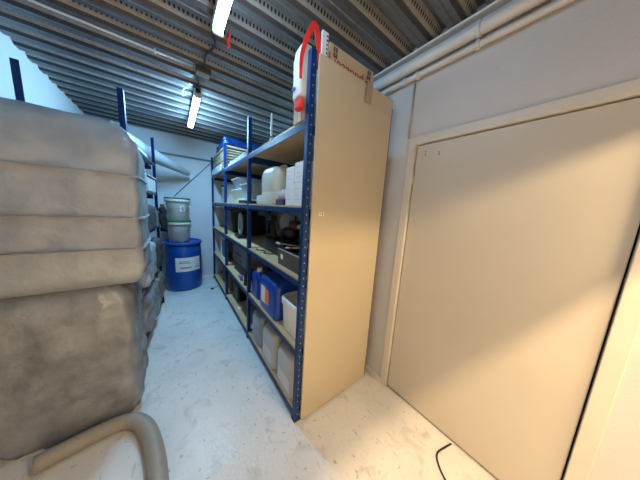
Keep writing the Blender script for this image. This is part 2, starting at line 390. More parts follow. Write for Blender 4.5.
# ------------------------------------------------------------------ shelving racks
SH = [.085, .555, 1.05, 1.515, 2.00]       # tops of the boards
def post_mesh(w, x, y, H, sx, sy):
    # L-section upright with slot holes; sx, sy point to the inside of the rack
    a = .035; t = .004
    w.box(min(x, x+sx*a), max(x, x+sx*a), min(y, y+sy*t), max(y, y+sy*t), .006, H, BLUE)
    w.box(min(x, x+sx*t), max(x, x+sx*t), min(y+sy*t, y+sy*a), max(y+sy*t, y+sy*a), .006, H, BLUE)
HOLE = mat('bare_zinc_slot', (.30, .32, .36), .35, .2)
def rack(label, x0, x1, ys, H, shelves, open_side, end_panel=False, inset=0, shelf_mat=None):
    t = thing('shelving_rack', label, 'shelving', ((x0+x1)/2, ys[0], 0))
    ox, oy = (x0+x1)/2, ys[0]
    n = len(ys)
    for i, y in enumerate(ys):
        for x, sx in ((x0, 1), (x1, -1)):
            w = MB(); sy = 1 if i < n-1 else -1
            yy = y if i in (0, n-1) else y-.021
            a = .042
            w.bm.free(); w.bm = bmesh.new()
            post_mesh(w, x-ox, yy-oy, H, sx, sy)
            if i not in (0, n-1): pass
            # slots on the faces seen from the aisle and from the end
            z = .06
            yk = yy-oy-.0008*sy
            while z < H-.03:
                if i == 0 and end_panel:
                    w.box(x-ox+sx*.015, x-ox+sx*.022, min(yk, yk+sy*.001), max(yk, yk+sy*.001), z, z+.009, HOLE)
                z += .05
            p = w.build('post', t)
            w = MB(); w.box(x-ox-.003*sx if sx > 0 else x-ox-.045, x-ox+.045 if sx > 0 else x-ox+.003, min(yy-oy-.003*sy, yy-oy+.045*sy), max(yy-oy-.003*sy, yy-oy+.045*sy), 0, .02, BLACKP, .002); w.build('foot', p)
    for i in range(n-1):
        ya, yb = ys[i], ys[i+1]
        yA = ya-oy+(.046 if i == 0 else .024); yB = yb-oy-(.046 if i == n-2 else .024)
        for z in shelves[i]:
            for x, sx in ((x0, 1), (x1, -1)):
                w = MB(); e = x-ox-(inset if sx < 0 else 0)
                w.box(min(e, e+sx*.004), max(e, e+sx*.004), yA-.02, yB+.02, z-.050, z-.012, BLUE)
                w.box(min(e+sx*.004, e+sx*.030), max(e+sx*.004, e+sx*.030), yA, yB, z-.022, z-.018, BLUE)
                w.build('beam', t)
            for yy in (ya-oy+.006, yb-oy-.024-.002):
                w = MB(); w.box(x0-ox+.044, x1-ox-.044, yy+.03 if yy < 1e-2 + ya-oy else yy-.004, yy+.034 if yy < 1e-2 + ya-oy else yy, z-.070, z-.020, BLUE); w.build('side_beam', t)
            w = MB(); w.box(x0-ox+.005, x1-ox-.005, ya-oy+(.047 if i == 0 else .024), yb-oy-(.047 if i == n-2 else .024), z-.017, z, shelf_mat or BOARD, .001, 1); w.build('shelf_board', t)
    if end_panel:
        w = MB(); w.box(x0-ox+.044, x1-ox, -.0165, -.0015, .012, 2.325, PANEL, .0012, 1); pn = w.build('end_panel', t)
        pn['label'] = 'smooth beige board closing the end of the rack'
        w = MB(); w.box(x0-ox+.096, x0-ox+.136, -.0175, -.0166, 1.462, 1.482, LABELW, .0002, 1)
        w.box(x0-ox+.102, x0-ox+.112, -.0180, -.0176, 1.473, 1.477, INK); w.box(x0-ox+.117, x0-ox+.129, -.0180, -.0176, 1.466, 1.478, mat('sticker_tan', (.25, .19, .12), .6)); w.build('sticker', pn)
        w = MB(); w.box(x1-ox+.002, x1-ox+.008, -.015, .03, .02, 2.27, BLACKP); w.build('edge_strip', t)
    return t
RR = rack('long blue steel shelving rack with a beige end panel, right of the aisle', .622, 1.338, (1.0, 2.1, 3.22, 4.35), 2.34,
     [SH, SH, SH], -1, True)
RR.rotation_euler.z = .0045
LEFT0 = set(COL.objects)
rack('blue steel shelving rack on the left side of the aisle', -.70, -.200, (2.20, 3.56), 2.30, [[.14, .62, 1.14, 1.58, 1.96]], 1, inset=.07, shelf_mat=mat('dark_shelf', (.06, .065, .075), .6))

# ------------------------------------------------------------------ barrel and buckets
BX, BY = .115, 4.085
t = thing('plastic_barrel', 'large blue plastic barrel with a white label on the floor', 'barrel', (BX, BY, 0))
w = MB(); R = .262
w.lathe((0, 0, 0), [(R-.03, .0), (R-.008, .012), (R, .05), (R, .22), (R+.004, .25), (R+.004, .27), (R, .30), (R, .62), (R+.004, .65), (R, .68), (R-.004, .765), (R-.012, .79)], BARRELM, 48); w.build('barrel_body', t)
w = MB(); w.lathe((0, 0, 0), [(R-.015, .785), (R+.012, .788), (R+.014, .80), (R+.012, .825), (R, .835), (R-.02, .835), (R-.025, .815), (R-.03, .813)], BARRELM, 48); w.build('lid', t)
def curved_label(cx, cy, r, a0, a1, z0, z1, m, n=14, thick=.0012):
    w = MB(); rings = []
    for i in range(n+1):
        a = a0+(a1-a0)*i/n
        c, s_ = cos(a), sin(a)
        rings.append([(cx+r*c, cy+r*s_, z0), (cx+(r+thick)*c, cy+(r+thick)*s_, z0), (cx+(r+thick)*c, cy+(r+thick)*s_, z1), (cx+r*c, cy+r*s_, z1)])
    w.ring_loft(rings, m, smooth=False); return w
lb = curved_label(0, 0, R+.0015, radians(-118), radians(-34), .345, .58, LABELW).build('label', t)
def marks(m, rows, name, par, r):
    w = MB()
    for z, h, a0, a1 in rows:
        a = a0
        while a < a1:
            d = random.uniform(1.2, 2.8)
            mbx = []
            for ang in (a, a+d):
                c, s_ = cos(radians(ang)), sin(radians(ang))
                mbx.append([(r*c, r*s_, z), ((r+.0008)*c, (r+.0008)*s_, z), ((r+.0008)*c, (r+.0008)*s_, z+h), (r*c, r*s_, z+h)])
            w.ring_loft(mbx, m, smooth=False)
            a += d + random.uniform(.4, .9)
    return w.build(name, par)
marks(INK, [(.485, .012, -106, -72), (.51, .010, -106, -80), (.40, .012, -58, -44)], 'print', lb, R+.0029)
marks(REDINK, [(.395, .026, -103, -72)], 'red_print', lb, R+.0029)
w = MB(); w.lathe((-.02, -.10, .8135), [(.035, 0), (.035, .02), (.03, .024)], WHITEP, 20); w.build('bung', t)

def bucket(label, x, y, z, h, rb, rt, lidm, sticker):
    t = thing('plastic_bucket', label, 'bucket', (x, y, z))
    w = MB(); w.lathe((0, 0, 0), [(rb-.01, 0), (rb, .008), (rt-.008, h-.07), (rt-.006, h-.066), (rt+.008, h-.062), (rt+.010, h-.018), (rt+.002, h-.016), (rt+.002, h-.008)], mat('bucket_grey_white', (.55, .58, .57), .4, 0, .04, 8), 40); w.build('bucket_body', t)
    w = MB(); w.lathe((0, 0, 0), [(rt+.006, h-.0075), (rt+.013, h-.006), (rt+.013, h+.004), (rt+.004, h+.008), (rt-.012, h+.008), (rt-.016, h+.001)], lidm, 40); w.build('lid', t)
    w = MB(); pts = [(cos(a)*(rt+.014), sin(a)*(rt+.014)-.01, h-.06-.10*sin(pi*(i/14))) for i, a in enumerate([pi+pi*k/14 for k in range(15)])]
    w.tube(pts, .003, STEEL, 6); w.build('bail_handle', t)
    if sticker:
        lb = curved_label(0, 0, (rb+rt)/2+.004, radians(-82), radians(-58), h*.44, h*.66, LABELW).build('label', t)
        w = MB()
        for k in range(2):
            a = radians(-70); r = (rb+rt)/2+.0055
            w.box(cos(a)*r-.014, cos(a)*r+.014, sin(a)*r-.004, sin(a)*r-.002, h*(.48+k*.09), h*(.52+k*.09), mat('label_blue', (.02, .06, .2), .5))
        w.build('print', lb)
bucket('lower of two stacked pale grey buckets, standing on the blue barrel', .065, 4.03, .8135+.024, .335, .145, .165, GREEN, False)
bucket('upper of two stacked pale grey buckets, with a small square label', .065, 4.03, .8135+.024+.335+.0085, .362, .150, .168, GREEN, True)

# ------------------------------------------------------------------ left rack contents
def bundle(name, label, cat, x0, x1, y0, y1, z0, z1, m, amp=.03, sc=6, seed=1, rx=.05, folds=0.0, group=None):
    w = MB(); rings = []; nz = 18; nk = 6
    L = [max(0, (x1-x0)/2-rx)*2, max(0, (y1-y0)/2-rx)*2]
    nsx, nsy = max(1, int(L[0]/.03)), max(1, int(L[1]/.03))
    for i in range(nz+1):
        u = i/nz; z = z0+(z1-z0)*u
        k = 1 - .22*max(0, (u-.85)/.15)**2 - .10*max(0, (.1-u)/.1)**2
        rings.append(w.rrect((x0+x1)/2, (y0+y1)/2, (x1-x0)/2*k, (y1-y0)/2*k, rx, z, nk))
        # densify along straight sides
        rr = rings[-1]; dn = []
        for q, (a, b) in enumerate(zip(rr, rr[1:]+rr[:1])):
            dn.append(a)
            if q % nk == nk-1:
                nn = nsx if (q//nk) % 2 == 0 else nsy
                for g in range(1, nn): dn.append(tuple(a[j]+(b[j]-a[j])*g/nn for j in range(3)))
        rings[-1] = dn
    vs = w.ring_loft(rings, m)
    for v in vs:
        p = Vector((v.co.x, v.co.y, v.co.z))
        if folds:
            q = sin(p.y*70+3*noise.noise(p*3+Vector((seed, 0, 0))))*folds
            v.co.x += q*(1-abs(2*(p.z-z0)/(z1-z0)-1)*.3)
    crumple(w, vs, amp, sc, seed, z0)
    o = w.build(name)
    return tag(o, label, cat, group) if label else o
# tall film-wrapped stack at the near end of the left side
t = thing('wrapped_stack', 'tall stack wrapped in pale plastic film with bands, left edge of the photo', 'wrapped stack', (-.56, 1.905, 0))
o = bundle('film_wrap', None, None, -.285, .395, -.25, .24, .96, 1.93, mat('pale_film', (.36, .40, .43), .25, .1, .15, 6, .6, 20), .016, 8, 3, .05)
o.parent = t
for k, z in enumerate((1.18, 1.37, 1.62)):
    w = MB()
    rr0 = w.rrect(.055, -.003, .350, .250, .05, z, 6); rr1 = w.rrect(.055, -.003, .350, .250, .05, z+.014, 6); rr2 = w.rrect(.04, .01, .32, .285, .05, z+.014, 6)
    w.ring_loft([rr0, rr1, rr2], mat('grey_band', (.34, .37, .39), .4), False, False); w.build('band', t)
o = bundle('lower_wrap', None, None, -.285, .318, -.235, .235, .002, .955, GREYBAG, .026, 11, 5, .06, .010)
o.parent = t
rack_z = {0: .14, 1: .62, 2: 1.14, 3: 1.58, 4: 1.96}
bundle('plastic_bag', 'crumpled grey bag filling the lowest shelf of the left rack', 'bag', -.60, -.183, 2.45, 3.05, rack_z[0]+.012, .54, GREYBAG, .024, 13, 21, .05, .004, 'bags on the left rack')
bundle('plastic_bag', 'crumpled brown grey bag on the lowest left shelf, behind the grey one', 'bag', -.60, -.185, 3.10, 3.50, rack_z[0]+.012, .52, mat('tan_bag', (.22, .19, .16), .6, 0, .3, 8, .6, 18), .024, 13, 22, .05, 0, 'bags on the left rack')
bundle('plastic_bag', 'light grey crumpled bag on the second shelf of the left rack', 'bag', -.60, -.180, 2.45, 3.02, rack_z[1]+.012, 1.03, mat('light_bag', (.45, .47, .50), .35, .05, .25, 8, .8, 18), .024, 13, 23, .06, .003, 'bags on the left rack')
bundle('plastic_bag', 'dark crumpled bag on the second shelf of the left rack beside the post', 'bag', -.60, -.180, 3.08, 3.50, rack_z[1]+.012, 1.00, TAUPE, .024, 13, 24, .06, 0, 'bags on the left rack')
bundle('work_clothes', 'dark bundle of work clothes on the middle shelf of the left rack', 'clothes', -.58, -.180, 2.45, 3.20, rack_z[2]+.012, 1.44, DARKCLOTH, .014, 8, 25, .07)
w = MB(); w.box(-.50, -.20, 3.24, 3.50, rack_z[2]+.001, 1.36, mat('tan_box', (.30, .22, .16), .7), .01); w.box(-.52, -.195, 3.26, 3.38, 1.361, 1.40, BROWN, .01); tag(w.build('tool_bag'), 'brown and tan box at the far end of the middle left shelf', 'box')
t = thing('hanging_jacket', 'dark jacket hanging on the blue post of the left rack', 'jacket', (-.118, 3.66, 0))
o = bundle('jacket_cloth', None, None, -.042, .030, -.06, .06, 1.05, 1.40, mat('near_black_cloth', (.012, .012, .016), .85, 0, .3, 12), .020, 12, 61, .03, .006); o.parent = t
o = bundle('collar', None, None, -.03, .02, -.045, .04, 1.405, 1.44, BROWN, .006, 14, 62, .02); o.parent = t
t = thing('storage_box', 'white storage box on the fourth shelf of the left rack', 'box', (-.38, 3.2, rack_z[3]+.001))
w = MB(); w.box(-.17, .18, -.27, .27, 0, .17, mat('dull_white', (.42, .43, .44), .5), .015); w.build('box_body', t); w = MB(); w.box(-.18, .19, -.28, .28, .171, .195, GREYP, .008); w.build('lid', t)
t = thing('storage_box', 'flat grey box beside the white box on the fourth left shelf', 'box', (-.38, 2.75, rack_z[3]+.001))
w = MB(); w.box(-.17, .18, -.15, .15, 0, .20, GREYP, .012); w.build('box_body', t)
w = MB(); w.box(-.174, .184, -.154, .154, .201, .215, GREYP, .005); w.build('lid', t)
LEFT = [o for o in COL.objects if o not in LEFT0 and o.parent is None and o.name.split('.')[0] in ('shelving_rack', 'plastic_bag', 'work_clothes', 'tool_bag', 'storage_box')]
RM = Matrix.Translation((-.200, 2.20, 0)) @ Matrix.Translation((-.062, 0, 0)) @ Matrix.Rotation(-.072, 4, 'Z') @ Matrix.Translation((.200, -2.20, 0))
for o in LEFT: o.matrix_world = RM @ (Matrix.Translation(o.location) @ Matrix.Rotation(o.rotation_euler.z, 4, 'Z'))
# rolls on top of the left rack
def cone_roll(label, a, b, r0, r1, m=ROLLM, hollow=True):
    t = thing('film_roll', label, 'roll', a, 0, 'pale rolls lying on top of the left rack')
    A = Vector((0, 0, 0)); B = Vector(b)-Vector(a)
    w = MB(); n = 12
    w.tube([A.lerp(B, i/n) for i in range(n+1)], [r0+(r1-r0)*i/n for i in range(n+1)], m, 28, caps=False)
    w.build('sheet', t)
    w = MB(); w.tube([A.lerp(B, i/n) for i in range(n+1)], [(r0+(r1-r0)*i/n)*.86 for i in range(n+1)], m, 28, caps=True); w.build('core', t)
cone_roll('long pale rolled sheet sticking out over the barrel, tapering to its far tip', (-.60, 3.36, 2.235), (.235, 4.22, 1.975), .135, .040)
cone_roll('shorter pale roll lying below the long one on top of the left rack', (-.335, 3.0, 2.022), (-.285, 3.42, 2.022), .058, .056)

# hose near the camera
t = thing('vacuum_hose', 'thick grey hose curving down at the lower left corner', 'hose', (-.20, 1.2, 0))
w = MB()
pts = smooth_path([(-.66, 1.55, .05), (-.45, 1.59, .048), (-.32, 1.59, .048), (-.235, 1.53, .048), (-.172, 1.39, .047), (-.128, 1.15, .046), (-.115, .85, .046), (-.13, .5, .046)], 10)
pts = [p-Vector((-.20, 1.2, 0)) for p in pts]
w.tube(pts, .044, HOSEM, 20); w.build('hose_body', t)

# ------------------------------------------------------------------ floor cables
w = MB(); w.tube(smooth_path([(1.425, .30, .006), (1.37, .315, .006), (1.29, .33, .006), (1.235, .30, .006), (1.19, .24, .006), (1.14, .12, .006), (1.08, -.1, .006)], 8), .005, BLK); tag(w.build('floor_cable'), 'thin black cable curving out from under the door', 'cable')
w = MB(); w.tube(smooth_path([(.64, 3.80, .006), (.60, 3.84, .006), (.55, 3.78, .006), (.50, 3.74, .008)], 6), .004, BLK); w.box(.475, .515, 3.70, 3.75, 0.001, .022, BLK, .006); tag(w.build('power_plug'), 'black plug on a short cord lying on the floor by the rack', 'plug')
w = MB(); w.box(-.262, -.225, 3.02, 3.06, .001, .03, WHITEP, .008); w.box(-.25, -.20, 3.035, 3.05, .001, .014, WHITEP, .004); tag(w.build('scrap'), 'small white plastic scrap on the floor at the foot of the left rack', 'scrap')

# ------------------------------------------------------------------ jerrycans
def jerrycan(name, label, x, y, z, wx, wy, h, body, cap, group=None, rz=0, shoulder=.13, lab=None, r=.045, front_cap=False):
    t = thing(name, label, 'canister', (x, y, z), rz, group)
    w = MB(); hx, hy = wx/2, wy/2
    R = []
    for u, k in ((0, .97), (.015, .99), (.05, 1), (.30, 1.0), (.31, .995), (.33, .995), (.34, 1), (1-shoulder-.06, 1)): R.append((u*h, hx*k, hy*k, r))
    for i in range(1, 8):
        a = i/7*pi/2
        R.append((h*(1-shoulder-.06)+h*(shoulder)*sin(a), hx-(hx*.30)*(1-cos(a)), hy-(hy*.30)*(1-cos(a)), r*1.2))
    w.ring_loft([w.rrect(0, 0, a, b, c, zz) for zz, a, b, c in R], body); bd = w.build('canister_body', t)
    zt = h*.94
    w = MB(); w.tube(smooth_path([(0, -hy*.50, zt-.02), (0, -hy*.40, zt+.018), (0, 0, zt+.028), (0, hy*.25, zt+.020), (0, hy*.38, zt-.02)], 5), .013, body, 10); w.build('handle', t)
    w = MB(); w.lathe((-hx*.62 if front_cap else 0, -hy*.2 if front_cap else hy*.62, zt-.004 if front_cap else zt-.012), [(.030, 0), (.030, .034), (.024, .040)], cap, 20); w.build('cap', t)
    if front_cap:
        w = MB(); w.tube(smooth_path([(-hx*.45, -hy*.62, zt-.02), (-hx*.2, -hy*.66, zt+.03), (hx*.2, -hy*.6, zt+.03), (hx*.4, -hy*.55, zt-.02)], 5), .013, BLACKP, 10); w.build('grip', t)
    if lab:
        for nm, y0, y1, z0, z1, m in lab:
            w = MB(); w.box(-hx-.0018, -hx-.0004, y0, y1, z0, z1, m); w.build(nm, t)
    return t
# upper shelf (1.505)
Z3 = SH[3]+.001
jerrycan('canister', 'cream coloured canister on the upper shelf, left of the white cartons', .80, 1.68, Z3, .29, .33, .335, NATP, NATP, None, 0, .22, None, .06)
def carton(label, x0, x1, y0, y1, z0, z1, m, group, tape=LABELW, lines=True):
    t = thing('carton', label, 'box', ((x0+x1)/2, (y0+y1)/2, z0), 0, group)
    a, b = (x1-x0)/2, (y1-y0)/2
    w = MB(); w.box(-a, a, -b, b, 0, z1-z0, m, .002, 1); w.build('carton_body', t)
    if lines:
        w = MB()
        for zz, l in ((.72, .7), (.45, .5), (.25, .8)):
            w.box(-a-.001, -a-.0003, b*.7-b*1.4*l, b*.7, (z1-z0)*zz, (z1-z0)*zz+.006, mat('faint_print', (.66, .66, .71), .6))
        w.build('print', t)
WC = mat('white_carton', (.80, .80, .80), .55, 0, .03, 10)
grp = 'white cartons stacked on the upper shelf'
carton('lower white carton of the farther pair on the upper shelf', .665, .82, 1.215, 1.335, Z3, Z3+.150, WC, grp)
carton('upper white carton of the farther pair, slightly lower top', .665, .82, 1.217, 1.333, Z3+.151, Z3+.262, WC, grp)
carton('lower white carton beside the blue front post', .665, .82, 1.078, 1.211, Z3, Z3+.150, WC, grp)
carton('upper white carton beside the blue front post, tallest of the four', .665, .82, 1.080, 1.209, Z3+.151, Z3+.280, WC, grp)
t = thing('bottle_pack', 'small pack of purple and white bottles beside the cream canister', 'bottle pack', (.70, 1.43, Z3))
w = MB(); w.box(-.04, .04, -.07, .07, 0, .045, mat('dark_purple_tray', (.06, .03, .09), .5), .003); w.build('tray', t)
for i in range(3):
    w = MB(); w.lathe((-.01, -.045+.045*i, .046), [(.019, 0), (.019, .05), (.009, .062), (.009, .075)], mat('lilac_bottle', (.62, .58, .75), .4), 14); w.build('bottle', t)
w = MB(); w.box(.68, .86, 1.90, 2.03, Z3, Z3+.09, WHITEP, .02); tag(w.build('folded_bag'), 'folded white plastic bag on the upper shelf beside the cream canister', 'bag')
bundle('folded_sheet', 'white crumpled plastic sheet at the back of the upper shelf', 'sheet', .98, 1.26, 1.80, 2.02, Z3+.01, Z3+.16, WHITEP, .01, 9, 31, .04)

# middle shelf (1.045): tool box, machines
Z2 = SH[2]+.001
t = thing('tool_box', 'open dark grey tool box full of tools, with a white label', 'tool box', (.83, 1.255, Z2))
w = MB(); hx, hy, hh, th = .165, .175, .118, .006
w.box(-hx, hx, -hy, hy, 0, th, TAUPE); w.box(-hx, -hx+th, -hy, hy, th, hh, TAUPE); w.box(hx-th, hx, -hy, hy, th, hh, TAUPE)
w.box(-hx+th, hx-th, -hy, -hy+th, th, hh, TAUPE); w.box(-hx+th, hx-th, hy-th, hy, th, hh, TAUPE)
w.box(-hx-.004, -hx+th+.002, -hy-.004, hy+.004, hh, hh+.008, GREYP, .002); w.box(hx-th-.002, hx+.004, -hy-.004, hy+.004, hh, hh+.008, GREYP, .002)
w.build('tray', t)
w = MB(); w.box(-hx-.0015, -hx-.0002, .09, .13, .05, .088, LABELW); w.build('label', t)
def tool(label, a, b, r, m, head=None, cat='tool', name='hand_tool'):
    t = thing(name, label, cat, a, 0, 'tools lying in the tool box')
    B = Vector(b)-Vector(a)
    w = MB(); w.tube([Vector((0, 0, 0)), B*.5, B], [r, r*.8, r*.7], m, 8); w.build('shaft', t)
    w = MB(); w.tube([B*.98, B*1.0+B.normalized()*.02, B+B.normalized()*.05], [r*1.3, r*2.2, r*1.1], head or m, 8, .6); w.build('head', t)
tool('steel wrench sticking out of the far end of the tool box', (.84, 1.36, Z2+0.135), (.70, 1.44, Z2+0.155), .008, STEEL, name='wrench')
tool('white handled tool lying across the rim of the tool box', (.93, 1.24, Z2+0.145), (.74, 1.35, Z2+0.135), .010, WHITEP, STEEL, name='screwdriver')
tool('bright steel tool pointing up at the near end of the tool box', (.74, 1.22, Z2+0.120), (.72, 1.12, Z2+0.190), .008, STEEL, WHITEP, name='pliers')
tool('thin steel rod at the near end of the tool box', (.80, 1.20, Z2+0.120), (.77, 1.10, Z2+0.175), .006, STEEL, name='steel_rod')
w = MB(); w.box(.70, .96, 1.12, 1.40, Z2+.012, Z2+.105, BLACKP, .02); tag(w.build('tool_pile'), 'dark jumble of small tools filling the tool box', 'tools', kind='stuff')
t = thing('hand_drill', 'dark drill with a tan nose hanging under the upper shelf near the front post', 'drill', (.82, 1.42, 1.36))
w = MB(); w.lathe((0, -.02, 0), [(.02, 0), (.038, .01), (.04, .08), (.03, .11)], mat('dark_red', (.04, .012, .010), .5), 18, 'y'); w.box(-.015, .015, .04, .08, -.10, -.02, BLACKP, .006); w.build('drill_body', t)
w = MB(); w.lathe((0, -.16, -.01), [(.016, 0), (.022, .02), (.022, .13)], mat('tan_nose', (.45, .36, .26), .6), 14, 'y'); w.build('nose', t)
w = MB(); w.box(-.004, .004, .02, .03, .03, .075, BLACKP); w.build('hook', t)
t = thing('floor_machine', 'black electric machine with a rounded motor on the middle shelf', 'machine', (.90, 1.86, Z2))
w = MB(); w.box(-.15, .25, -.30, .20, 0, .13, BLACKP, .04, 3); w.build('machine_base', t)
w = MB(); w.lathe((.04, -.20, .19), [(.03, 0), (.065, .02), (.07, .12), (.055, .2)], BLACKP, 22, 'y'); w.build('motor', t)
w = MB(); w.tube(smooth_path([(-.05, .05, .12), (-.06, .1, .25), (-.05, .14, .32)], 5), .018, BLACKP, 10); w.box(-.09, -.01, .10, .18, .30, .36, BLACKP, .01); w.build('handle', t)
w = MB(); w.lathe((0, 0, 0), [(.105, 0), (.115, .01), (.105, .02), (.085, .022)], mat('grey_glass', (.30, .34, .38), .25), 32, 'x'); o = w.build('round_disc', loc=(1.10, 2.04, 1.27)); o.rotation_euler = (0, 0, .3)
o.parent = t; o.location = (.10, .13, .28)
w = MB(); w.tube([(1.25, 1.60, 1.455), (1.16, 1.66, 1.30), (1.02, 1.70, 1.16)], .005, BLK); tag(w.build('electric_wire'), 'thin black cord slanting down behind the middle shelf', 'cord')
w = MB(); w.tube(smooth_path([(.70, 2.02, Z2+.008), (.67, 1.95, Z2+.008), (.72, 1.85, Z2+.008), (.68, 1.78, Z2+.008), (.74, 1.70, Z2+.006)], 8), .0035, BLK); tag(w.build('machine_cord'), 'coiled black cord on the edge of the middle shelf', 'cord')

# fourth shelf (.555): blue canisters and white bucket
Z1 = SH[1]+.001
jerrycan('canister', 'larger blue canister with a white and orange label', .770, 1.585, Z1, .27, .39, .345, BLUEP, BLUEP, 'blue canisters on the lower shelf', 0, .16,
         [('white_label', .035, .13, .07, .225, LABELW), ('orange_label', -.045, .035, .08, .22, ORANGE)], .05)
jerrycan('canister', 'smaller blue canister with a white cap, behind the labelled one', .765, 1.935, Z1, .24, .24, .30, BLUEP, WHITEP, 'blue canisters on the lower shelf', 0, .16, None, .05, True)
t = thing('white_bucket', 'white lidded bucket on the lower shelf behind the front post', 'bucket', (.80, 1.21, Z1))
w = MB()
w.ring_loft([w.rrect(0, 0, a, a, .055, z, 6) for z, a in ((0, .130), (.01, .134), (.215, .142), (.22, .142))], WHITEP); w.build('bucket_body', t)
w = MB(); w.ring_loft([w.rrect(0, 0, a, a, .06, z, 6) for z, a in ((.205, .146), (.208, .150), (.25, .150), (.256, .145), (.257, .13), (.25, .125))], WHITEP); w.build('lid', t)
w = MB(); w.box(-.137, -.132, -.06, .06, .10, .106, mat('faint_print', (.5, .5, .5), .5)); w.build('print', t)

# bottom shelf: milky canisters
Z0 = SH[0]+.001
grp = 'milky canisters on the bottom shelf'
mat('can_label', (.56, .58, .59), .5)
jerrycan('canister', 'milky canister on the bottom shelf, nearest the front post', .768, 1.215, Z0, .275, .27, .345, CLEARP, CLEARP, grp, 0, .2, [('paper_label', -.11, .09, .05, .15, MATS['can_label'])], .05)
jerrycan('canister', 'middle of the three milky canisters, with a white label', .768, 1.545, Z0, .275, .29, .345, CLEARP, CLEARP, grp, 0, .2, [('paper_label', -.10, .09, .04, .16, MATS['can_label'])], .05)
jerrycan('canister', 'farthest and greyest of the three milky canisters', .768, 1.87, Z0, .27, .26, .335, mat('blue_grey_plastic', (.26, .31, .35), .4, 0, .08, 6), GREYP, grp, 0, .2, None, .05)

# ------------------------------------------------------------------ on top of the rack, near bay
Z4 = SH[4]+.001
t = thing('cardboard_box', 'long cardboard box with red lettering on top of the rack', 'box', (.955, 1.16, Z4))
w = MB(); w.box(-.195, .195, -.13, .20, 0, .452, CARD, .003, 1); w.build('box_body', t)
for (a, b) in ((-.165, -.130), (.135, .170)):
    w = MB()
    for k in range(2):
        for j in range(2):
            w.box(a+j*.018, a+j*.018+.013, -.1312, -.1302, .385+k*.03, .410+k*.03, INK)
    w.build('handling_symbol', t)
text_mesh('Lieaannd', .085, REDINK, face_mx((-.05, -.1308, .342), (1, 0, 0), (0, 0, 1)), 'red_lettering', t)
w = MB(); w.box(.078, .130, -.192, -.190, .205, .3335, CARDD if False else mat('brown_paper', (.34, .27, .20), .75)); w.box(.078, .130, -.190, -.1305, .3320, .3335, MATS['brown_paper']); w.build('flap', t)
t = thing('slotted_strip', 'white strip with a row of dark holes standing against the cardboard box', 'strip', (.732, 1.040, Z4))
w = MB(); w.box(-.022, .020, -.008, .008, 0, .485, WHITEP, .002)
for k in range(22): w.box(.006, .016, -.0092, -.0081, .02+k*.021, .030+k*.021, INK)
w.build('strip_body', t)
t = thing('carrier_bag', 'cream carrier bag with a red strap on top of the rack', 'bag', (.648, 1.10, Z4+.115))
w = MB(); vs = w.ring_loft([w.rrect(0, 0, a, b, .02, z, 5) for z, a, b in ((0, .055, .048), (.02, .058, .050), (.12, .058, .050), (.20, .056, .048), (.25, .050, .043), (.28, .038, .033), (.295, .022, .018))], CREAM)
crumple(w, vs, .004, 12, 3, .01); w.build('bag_body', t)
w = MB(); sp = smooth_path([(-.062, -.058, .08), (-.062, -.058, .17), (-.050, -.058, .235), (-.028, -.058, .30), (.010, -.055, .372), (.030, -.052, .36), (.048, -.052, .30), (.054, -.054, .24), (.056, -.054, .17)], 6)
rings = []
for i, p in enumerate(sp):
    tn = (sp[min(i+1, len(sp)-1)]-sp[max(i-1, 0)]).normalized(); n_ = Vector((tn.z, 0, -tn.x)); wd_ = .008 + .010*min(1, i/30)
    rings.append([p+n_*wd_+Vector((0, -.002, 0)), p-n_*wd_+Vector((0, -.002, 0)), p-n_*wd_+Vector((0, .002, 0)), p+n_*wd_+Vector((0, .002, 0))])
w.ring_loft(rings, REDM, smooth=False); w.build('strap', t)
w = MB(); w.box(-.0645, -.0605, .00, .035, .05, .062, mat('print_blue', (.05, .15, .45), .5)); w.build('print', t)
bundle('red_cloth', 'red cloth poking out over the top shelf edge below the carrier bag', 'cloth',   .576, .614, 1.03, 1.10, Z4+.05, Z4+.10, REDM, .012, 20, 41, .012)
t = thing('carton', 'small brown carton under the carrier bag at the top shelf edge', 'box', (.662, 1.105, Z4))
w = MB(); w.box(-.045, .04, -.055, .06, 0, .112, CARD, .002, 1); w.build('carton_body', t)
w = MB(); w.box(-.0462, -.0455, -.03, .0, 0.002, .110, WHITEP); w.build('tape', t)
w = MB(); w.box(.622, .645, 1.52, 1.56, Z4, Z4+.018, mat('pink_scrap', (.75, .45, .35), .6), .004); tag(w.build('scrap'), 'small pink scrap lying on the front edge of the top shelf', 'scrap')

# ------------------------------------------------------------------ far bays: top shelf flat-packed card, blue plastic, film
zc = Z4
grp = 'flattened cardboard sheets stacked on the far top shelf'
N = 9
for k in range(N):
    h = .034 + .010*((k*7) % 3)/2
    off = .02*((k*5) % 4)/3
    w = MB()
    w.box(.635+off*.6, 1.28, 3.22+off, 4.28-off, zc, zc+h*.5, CARD, .002, 1)
    w.box(.665+off*.6, 1.27, 3.262+off, 4.26-off, zc+h*.5+.0002, zc+h-.001, mat('gap_shade', (.05, .04, .03), .8), 0)  # dark filler, colours in the shade of the gap between sheets
    place = ['bottom', 'second lowest', 'third', 'fourth', 'middle', 'sixth', 'seventh', 'second highest', 'topmost'][k]
    tag(w.build('cardboard_sheet'), f'{place} flattened cardboard sheet in the stack on the far top shelf', 'cardboard', grp)
    zc += h
bundle('blue_plastic_sheet', 'bright blue plastic sheeting on the cardboard stack near the ceiling', 'sheeting', .645, 1.26, 3.30, 4.1, zc+.006, zc+.125, mat('blue_sheeting', (.003, .028, .15), .25, 0, .2, 9, .6, 18), .028, 9, 51, .06)
bundle('plastic_film', 'clear crinkled plastic film hanging over the front edge of the cardboard stack', 'film', .578, .598, 3.26, 4.1, Z4-.03, Z4+.07, FILM, .010, 12, 53, .008)
